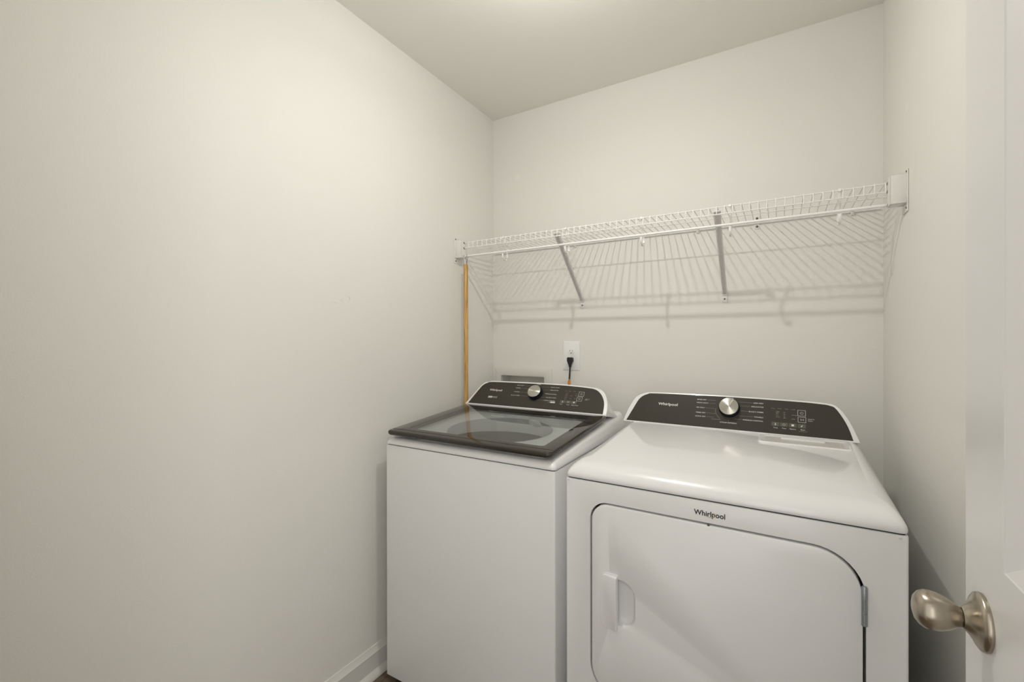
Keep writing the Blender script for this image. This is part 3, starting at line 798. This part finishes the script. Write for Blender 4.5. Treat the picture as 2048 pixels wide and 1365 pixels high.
for i, u in enumerate((.4650, .4905, .5155)):
    bm = bmesh.new(); prism(bm, rrect(u, u+.0225, .0365, .0500, .001, 2), .0006, .0018, .0003, mtx=Matrix(((1, 0, 0, WP0[0]), (0, UPV.y, NV.y, WP0[1]), (0, UPV.z, NV.z, WP0[2]), (0, 0, 0, 1))))
    bt = obj('button', bm, M_button, fa)
    bm = bmesh.new()
    if i == 0: flat_bm(bm, [(u+.0102, .039), (u+.0128, .039), (u+.0122, .0475), (u+.0108, .0475)], pl_, .0022)
    elif i == 1: arc_bm(bm, u+.0115, .0432, .0030, .0030, 0, 359, .0006, .0006, 0, pl_, .0022)
    else: flat_bm(bm, [(u+.0080, .0400), (u+.0140, .0400), (u+.0150, .0465), (u+.0090, .0465)], pl_, .0022)
    obj('button_mark', bm, M_print, bt, smooth=False)
bm = bmesh.new(); text_bm(bm, 'Whirlpool', .1000, .1665, .0735, .0095, pl_, .022, .0015); obj('brand_lettering', bm, M_print, fa, smooth=False)
swoosh(fa, pl_, .1330, .0765, .0100)
bm = bmesh.new(); flat_bm(bm, [(.1060, .0365), (.1265, .0365), (.1280, .0450), (.1075, .0450)], pl_, .0014); obj('badge', bm, M_print, fa, smooth=False)
bm = bmesh.new(); flat_bm(bm, [(.1262, .0365), (.1540, .0365), (.1555, .0450), (.1280, .0450)], pl_, .0014); obj('badge', bm, M_grey, fa, smooth=False)
bm = bmesh.new(); text_bm(bm, '2 in 1', .1090, .1255, .0385, .0046, pl_, .015, .0018); text_bm(bm, 'AGITATOR', .1300, .1525, .0388, .0040, pl_, .0, .0018); obj('badge_lettering', bm, M_fascia, fa, smooth=False)

# ================================================================== DRYER
DR = math.radians(-.8)
dr = empty('dryer', (.800, -.848, 0), DR, label='white front-load dryer with hinged door, right of the washer', cat='dryer')
DW, DD = .7365, .700
DX, DX_, DZ0, DZ1 = .0770, .6648, .302, .8180        # door opening
bm = bmesh.new()
prism(bm, rrect(0, DW, 0, DD, [.005, .005, .005, .005], 4), .022, .8740, .002, bev0=.003)
cab = obj('cabinet', bm, M_enamel, dr, angle=40)
cut = bmesh.new()
gr = .0050
prism(cut, rrect(DX-gr, DX_+gr, DZ0-gr, DZ1+gr, [.085, .055, .092, .050], 10), .036, -.02, axis='y')
boolean(cab, cut)
bm = bmesh.new()    # near-black sheet at the recess bottom, its colour standing in for gap shade
prism(bm, rrect(DX-gr+.0005, DX_+gr-.0005, DZ0-gr+.0005, DZ1+gr-.0005, [.085, .055, .092, .050], 10), .0359, .0290, axis='y'); obj('door_gap_shade', bm, M_recess, dr, smooth=False)
bm = bmesh.new(); prism(bm, rrect(.004, DW-.004, .004, DD-.004, .006, 4), .8730, .880); obj('seam', bm, M_recess, dr, smooth=False)
for a in (.06, DW-.06):
    for b_ in (.06, DD-.06):
        bm = bmesh.new(); lathe(bm, [(0, .0), (.018, .0), (.019, .004), (.012, .009), (.006, .012), (.006, .030), (0, .030)], 16, Matrix.Translation((a, b_, 0)))
        obj('foot', bm, M_dark, dr)
for a in (.0085, .0700-.0620+.716):
    bm = bmesh.new(); box(bm, (a-.003, -.0012, .8665), (a+.002, .001, .8705), .0004); obj('screw', bm, M_brace, dr)
# rolled top
SD = .075
bm = bmesh.new()
def TR(ins, insf, z, sl, r=.014):
    pts = rrect(ins, DW-ins, insf, DD, [max(r, .006)]*2+[.004, .004], 5)
    return [Vector((a, b_, z+sl*b_)) for a, b_ in pts]
rings = [TR(0, 0, .8775, 0), TR(-.0006, -.0006, .8800, 0), TR(-.0006, -.0006, .8850, 0), TR(.0015, .0015, .8920, 0), TR(.0050, .0060, .8990, .01, .018), TR(.0105, .0130, .9060, .025, .022),
         TR(.0170, .0220, .9115, .04, .026), TR(.0250, .0330, .9150, .055, .03), TR(.0340, .0460, .9165, .068, .034), TR(.0450, .0600, .9168, SD, .036)]
loft(bm, rings)
obj('top_panel', bm, M_enamel_top, dr, angle=60)
# door
bm = bmesh.new()
dp = rrect(DX, DX_, DZ0, DZ1, [.081, .051, .088, .046], 12)
prism(bm, dp, .0285, -.0030, .0040, axis='y')
ddr = obj('door', bm, M_enamel, dr, angle=30)
cut = bmesh.new()
pk = rrect(.128, .1968, .5040, .6275, [.004, .030, .040, .004], 8)
def cring(ins, y): 
    c = (.150, .566)
    return [Vector((a+(c[0]-a)*ins, y, b_+(c[1]-b_)*ins)) for a, b_ in pk]
loft(cut, [cring(-.03, -.010), cring(-.03, -.0032), cring(.01, -.0020), cring(.035, .0020), cring(.08, .0080), cring(.17, .0130), cring(.34, .0155)])
boolean(ddr, cut)
bm = bmesh.new()
hp_ = rrect(.1045, .1500, .4925, .6345, [.016, .002, .002, .016], 6)
def hy(a, k): return -.0030-k*(.0040+.0070*max(0, (a-.1045)/.0455))
loft(bm, [[Vector((a, -.0020, b_)) for a, b_ in hp_], [Vector((a, hy(a, .6), b_)) for a, b_ in hp_], [Vector((.127+(a-.127)*.97, hy(a, .92), .5635+(b_-.5635)*.985)) for a, b_ in hp_],
          [Vector((.127+(a-.127)*.90, hy(a, 1.0), .5635+(b_-.5635)*.965)) for a, b_ in hp_]])
hd = obj('handle', bm, M_enamel_top, ddr, angle=35)
bm = bmesh.new()    # raised rim around the handle
rim_o = rrect(.1020, .1508, .4880, .6385, [.019, .001, .001, .019], 6); rim_i = rrect(.1048, .1500, .4922, .6348, [.016, .001, .001, .016], 6)
loft(bm, [[Vector((a, -.0029, b_)) for a, b_ in rim_o], [Vector((a, -.0042, b_)) for a, b_ in rim_o], [Vector((a, -.0044, b_)) for a, b_ in rim_i], [Vector((a, -.0029, b_)) for a, b_ in rim_i]], False, False)
obj('handle_rim', bm, M_enamel_top, ddr, angle=35)
bm = bmesh.new(); box(bm, (.3695, -.0020, .8150), (.3745, .002, .8215), .0008); obj('door_catch', bm, M_screw, dr)
for z0 in (.6766, .370):
    z1 = z0+.081
    bm = bmesh.new()
    lathe(bm, [(0, 0), (.0045, 0), (.0055, .001), (.0055, .0262), (.0048, .0266), (.0048, .0270), (.0055, .0274), (.0055, .0535), (.0048, .0539), (.0048, .0543), (.0055, .0547), (.0055, .078), (.0040, .081), (0, .081)], 20,
          Matrix.Translation((DX_+.0020, -.0020, z0)))
    hg = obj('door_hinge', bm, M_chrome, dr, angle=40)
# badge on the cabinet above the door
plf = lambda u, v, n: Vector((u, -.0004-n, v))
bm = bmesh.new()
text_bm(bm, 'Whirlpool', .3395, .4085, .8395, .0120, plf, .020, .0006)
obj('brand_lettering', bm, M_black_print, dr, smooth=False)
bm = bmesh.new()
arc_bm(bm, .3790, .8395+.0035, .0105, .0046, 150, 330, .0004, .0016, math.radians(22), plf, .0009)
arc_bm(bm, .3790, .8395+.0035, .0105, .0046, -30, 75, .0013, .0003, math.radians(22), plf, .0009)
obj('brand_swoosh', bm, M_gold, dr, smooth=False)
# lint screen cover at the rear right of the top
def tz(b_): return .9168+SD*b_
lcx0, lcx1, lcy0, lcy1 = .455, .690, .412, .502
bm = bmesh.new()
def LR(ins, dz, r=.010): return [Vector((a, b_, tz(b_)+dz)) for a, b_ in rrect(lcx0+ins, lcx1-ins, lcy0+ins*.8, lcy1-ins*.8, r, 4)]
loft(bm, [LR(0, -.0005), LR(.001, .0022), LR(.004, .0034), LR(.008, .0030), LR(.014, .0006), LR(.020, .0004)], False, True)
lc = obj('lint_screen_cover', bm, M_enamel_top, dr, angle=60)
bm = bmesh.new()
y_ = lcy1-.030
prism(bm, rrect(lcx0+.060, lcx1-.060, y_-.006, y_+.008, .005, 4), tz(y_)+.0004, tz(y_)+.0055, .0015); obj('pull_bar', bm, M_plastic, lc)
bm = bmesh.new()
loft(bm, [[Vector((a, b_, tz(b_)+dz)) for a, b_ in rrect(lcx0+.018, lcx1-.018, lcy0+.016, lcy1-.016, .008, 4)] for dz in (.0002, .0008)]); obj('cover_inset', bm, mat('cover_grey', (.60, .59, .55), .4), lc)

DP0 = (.0, .518, .957)
d_outer = [(-.001, -.004), (.0045, .028), (.0118, .0602), (.0265, .1004), (.0375, .1130), (.0527, .1222), (.0842, .1310), (.20, .1340), (.3469, .1350), (.5502, .1325), (.6420, .1275), (.6683, .1165), (.6885, .0850), (.7018, .0515), (.7139, .0116), (.7180, -.004)]
d_fas = [(.0110, .0015), (.0274, .0508), (.0396, .0874), (.0480, .1030), (.0589, .1139), (.0740, .1215), (.0895, .1255), (.20, .1280), (.3469, .1290), (.5502, .1265), (.6280, .1225), (.6480, .1190), (.6620, .1108), (.6790, .0790), (.6923, .0420), (.7012, .0015)]
pl_, hs, fa = console(dr, DP0, d_outer, d_fas, DD-.045, .930, TILT_D, True)
dial(dr, pl_, .3601, .0845, 62, TILT_D)
L_ = [('MORE DRY', .2535, .2850, .1095), ('HEAVY DUTY', .2530, .2920, .0965), ('AIR ONLY', .2530, .2815, .0770), ('TIMED DRY', .2530, .2865, .0565), ('QUICK DRY', .2530, .2875, .0415)]
R_ = [('LESS DRY', .4340, .4640, .1090), ('DELICATES', .4280, .4640, .0945), ('BULKY ITEMS', .4210, .4640, .0745), ('TOWELS', .4370, .4640, .0550), ('WRINKLE CONTROL', .4030, .4645, .0410)]
for s, a, b_, v in L_+R_: word(fa, s, a, b_, v, .0040, pl_, .014, .0014, M_print)
word(fa, 'STEAM REFRESH', .3345, .3860, .0245, .0040, pl_, .014, .0014, M_print)
word(fa, 'NORMAL', .3480, .3730, .1225, .0034, pl_, .012, .0014, M_print)
word(fa, 'Hold To', .5890, .6060, .0625, .0032, pl_, .004, .0014, M_print); word(fa, 'Start', .5890, .6010, .0565, .0032, pl_, .004, .0014, M_print)
for s, a, b_ in (('Temp', .4935, .5060), ('Time', .5175, .5290), ('Options', .5385, .5560), ('Mute', .5685, .5800)): word(fa, s, a, b_, .0220, .0034, pl_, .010, .0014, M_print)
for a, b_, c_, d_ in ((.5610, .5830, .0740, .0950), (.5615, .5835, .0500, .0700)):
    bm = bmesh.new(); frame_bm(bm, a, b_, c_, d_, .0009, pl_, .0014); obj('key_outline', bm, M_print, fa, smooth=False)
bm = bmesh.new(); power_icons(bm, pl_, .5720, .0840, .0042); obj('power_symbol', bm, M_print, fa, smooth=False)['kind'] = 'stuff'
bm = bmesh.new(); play_icons(bm, pl_, .5735, .0600, .0034); obj('start_symbol', bm, M_print, fa, smooth=False)['kind'] = 'stuff'
for v, u in ((.1112, .2880), (.0985, .2950), (.0785, .2850), (.0585, .2900), (.0435, .2905)): line(fa, pl_, u, v, .3150 if v > .07 or v < .05 else .3190, v, M_tan)
for v, u, s_ in ((.1110, .4310, .386), (.0965, .4250, .393), (.0765, .4180, .396), (.0570, .4340, .392), (.0430, .4000, .378)): line(fa, pl_, s_, v, u, v, M_tan)
line(fa, pl_, .3601, .0300, .3601, .0400, M_tan)
bm = bmesh.new(); arc_bm(bm, .3601, .0745, .0430, .0430, 172, 232, .0006, .0006, 0, pl_, .0013); obj('leader_line', bm, M_tan, fa, smooth=False)
word(fa, 'Timed Cycles', .3060, .3350, .0350, .0028, pl_, .0, .0014, M_tan); word(fa, 'Control Lock', .5640, .5860, .0165, .0028, pl_, .0, .0014, M_tan)
bm = bmesh.new()
for k, u in enumerate((.492, .511, .530, .549)): text_bm(bm, ('Sensor', 'Dry', 'Temp', 'Level')[k], u-.005, u+.005, .0945, .0024, pl_, .0, .0014)
for u, vs, wds in ((.501, (.084, .078, .071, .064), ('High', 'Med', 'Low', 'Extra')), (.522, (.082, .075, .068, .062), ('60', '40', '20', 'Min')), (.545, (.074, .060), ('Wrinkle', 'Damp'))):
    for v, s in zip(vs, wds): text_bm(bm, s, u, u+.0022*len(s), v-.001, .0028, pl_, .004, .0014)
obj('indicator_print', bm, M_tan, fa, smooth=False)['kind'] = 'stuff'
for i, u in enumerate((.4885, .5125, .5365, .5610)):
    bm = bmesh.new(); loft(bm, [[pl_(a, b_, h) for a, b_ in rrect(u, u+.0215, .0300, .0440, .001, 2)] for h in (.0006, .0018)])
    bt = obj('button', bm, M_button, fa)
    bm = bmesh.new(); c = u+.0108
    if i == 0: flat_bm(bm, [(c-.0014, .0325), (c+.0014, .0325), (c+.0007, .0415), (c-.0007, .0415)], pl_, .0022)
    elif i == 1: arc_bm(bm, c, .0368, .0036, .0036, 0, 359, .0006, .0006, 0, pl_, .0022)
    elif i == 2: flat_bm(bm, [(c-.0035, .0335), (c+.0035, .0335), (c+.0035, .0405), (c-.0035, .0405)], pl_, .0022)
    else: flat_bm(bm, [(c-.003, .0345), (c, .0335), (c+.0028, .0400), (c-.0004, .0385)], pl_, .0022)
    obj('button_mark', bm, M_print, bt, smooth=False)
bm = bmesh.new(); text_bm(bm, 'Whirlpool', .1185, .1885, .0775, .0105, pl_, .022, .0015); obj('brand_lettering', bm, M_print, fa, smooth=False)
swoosh(fa, pl_, .1545, .0805, .0110)
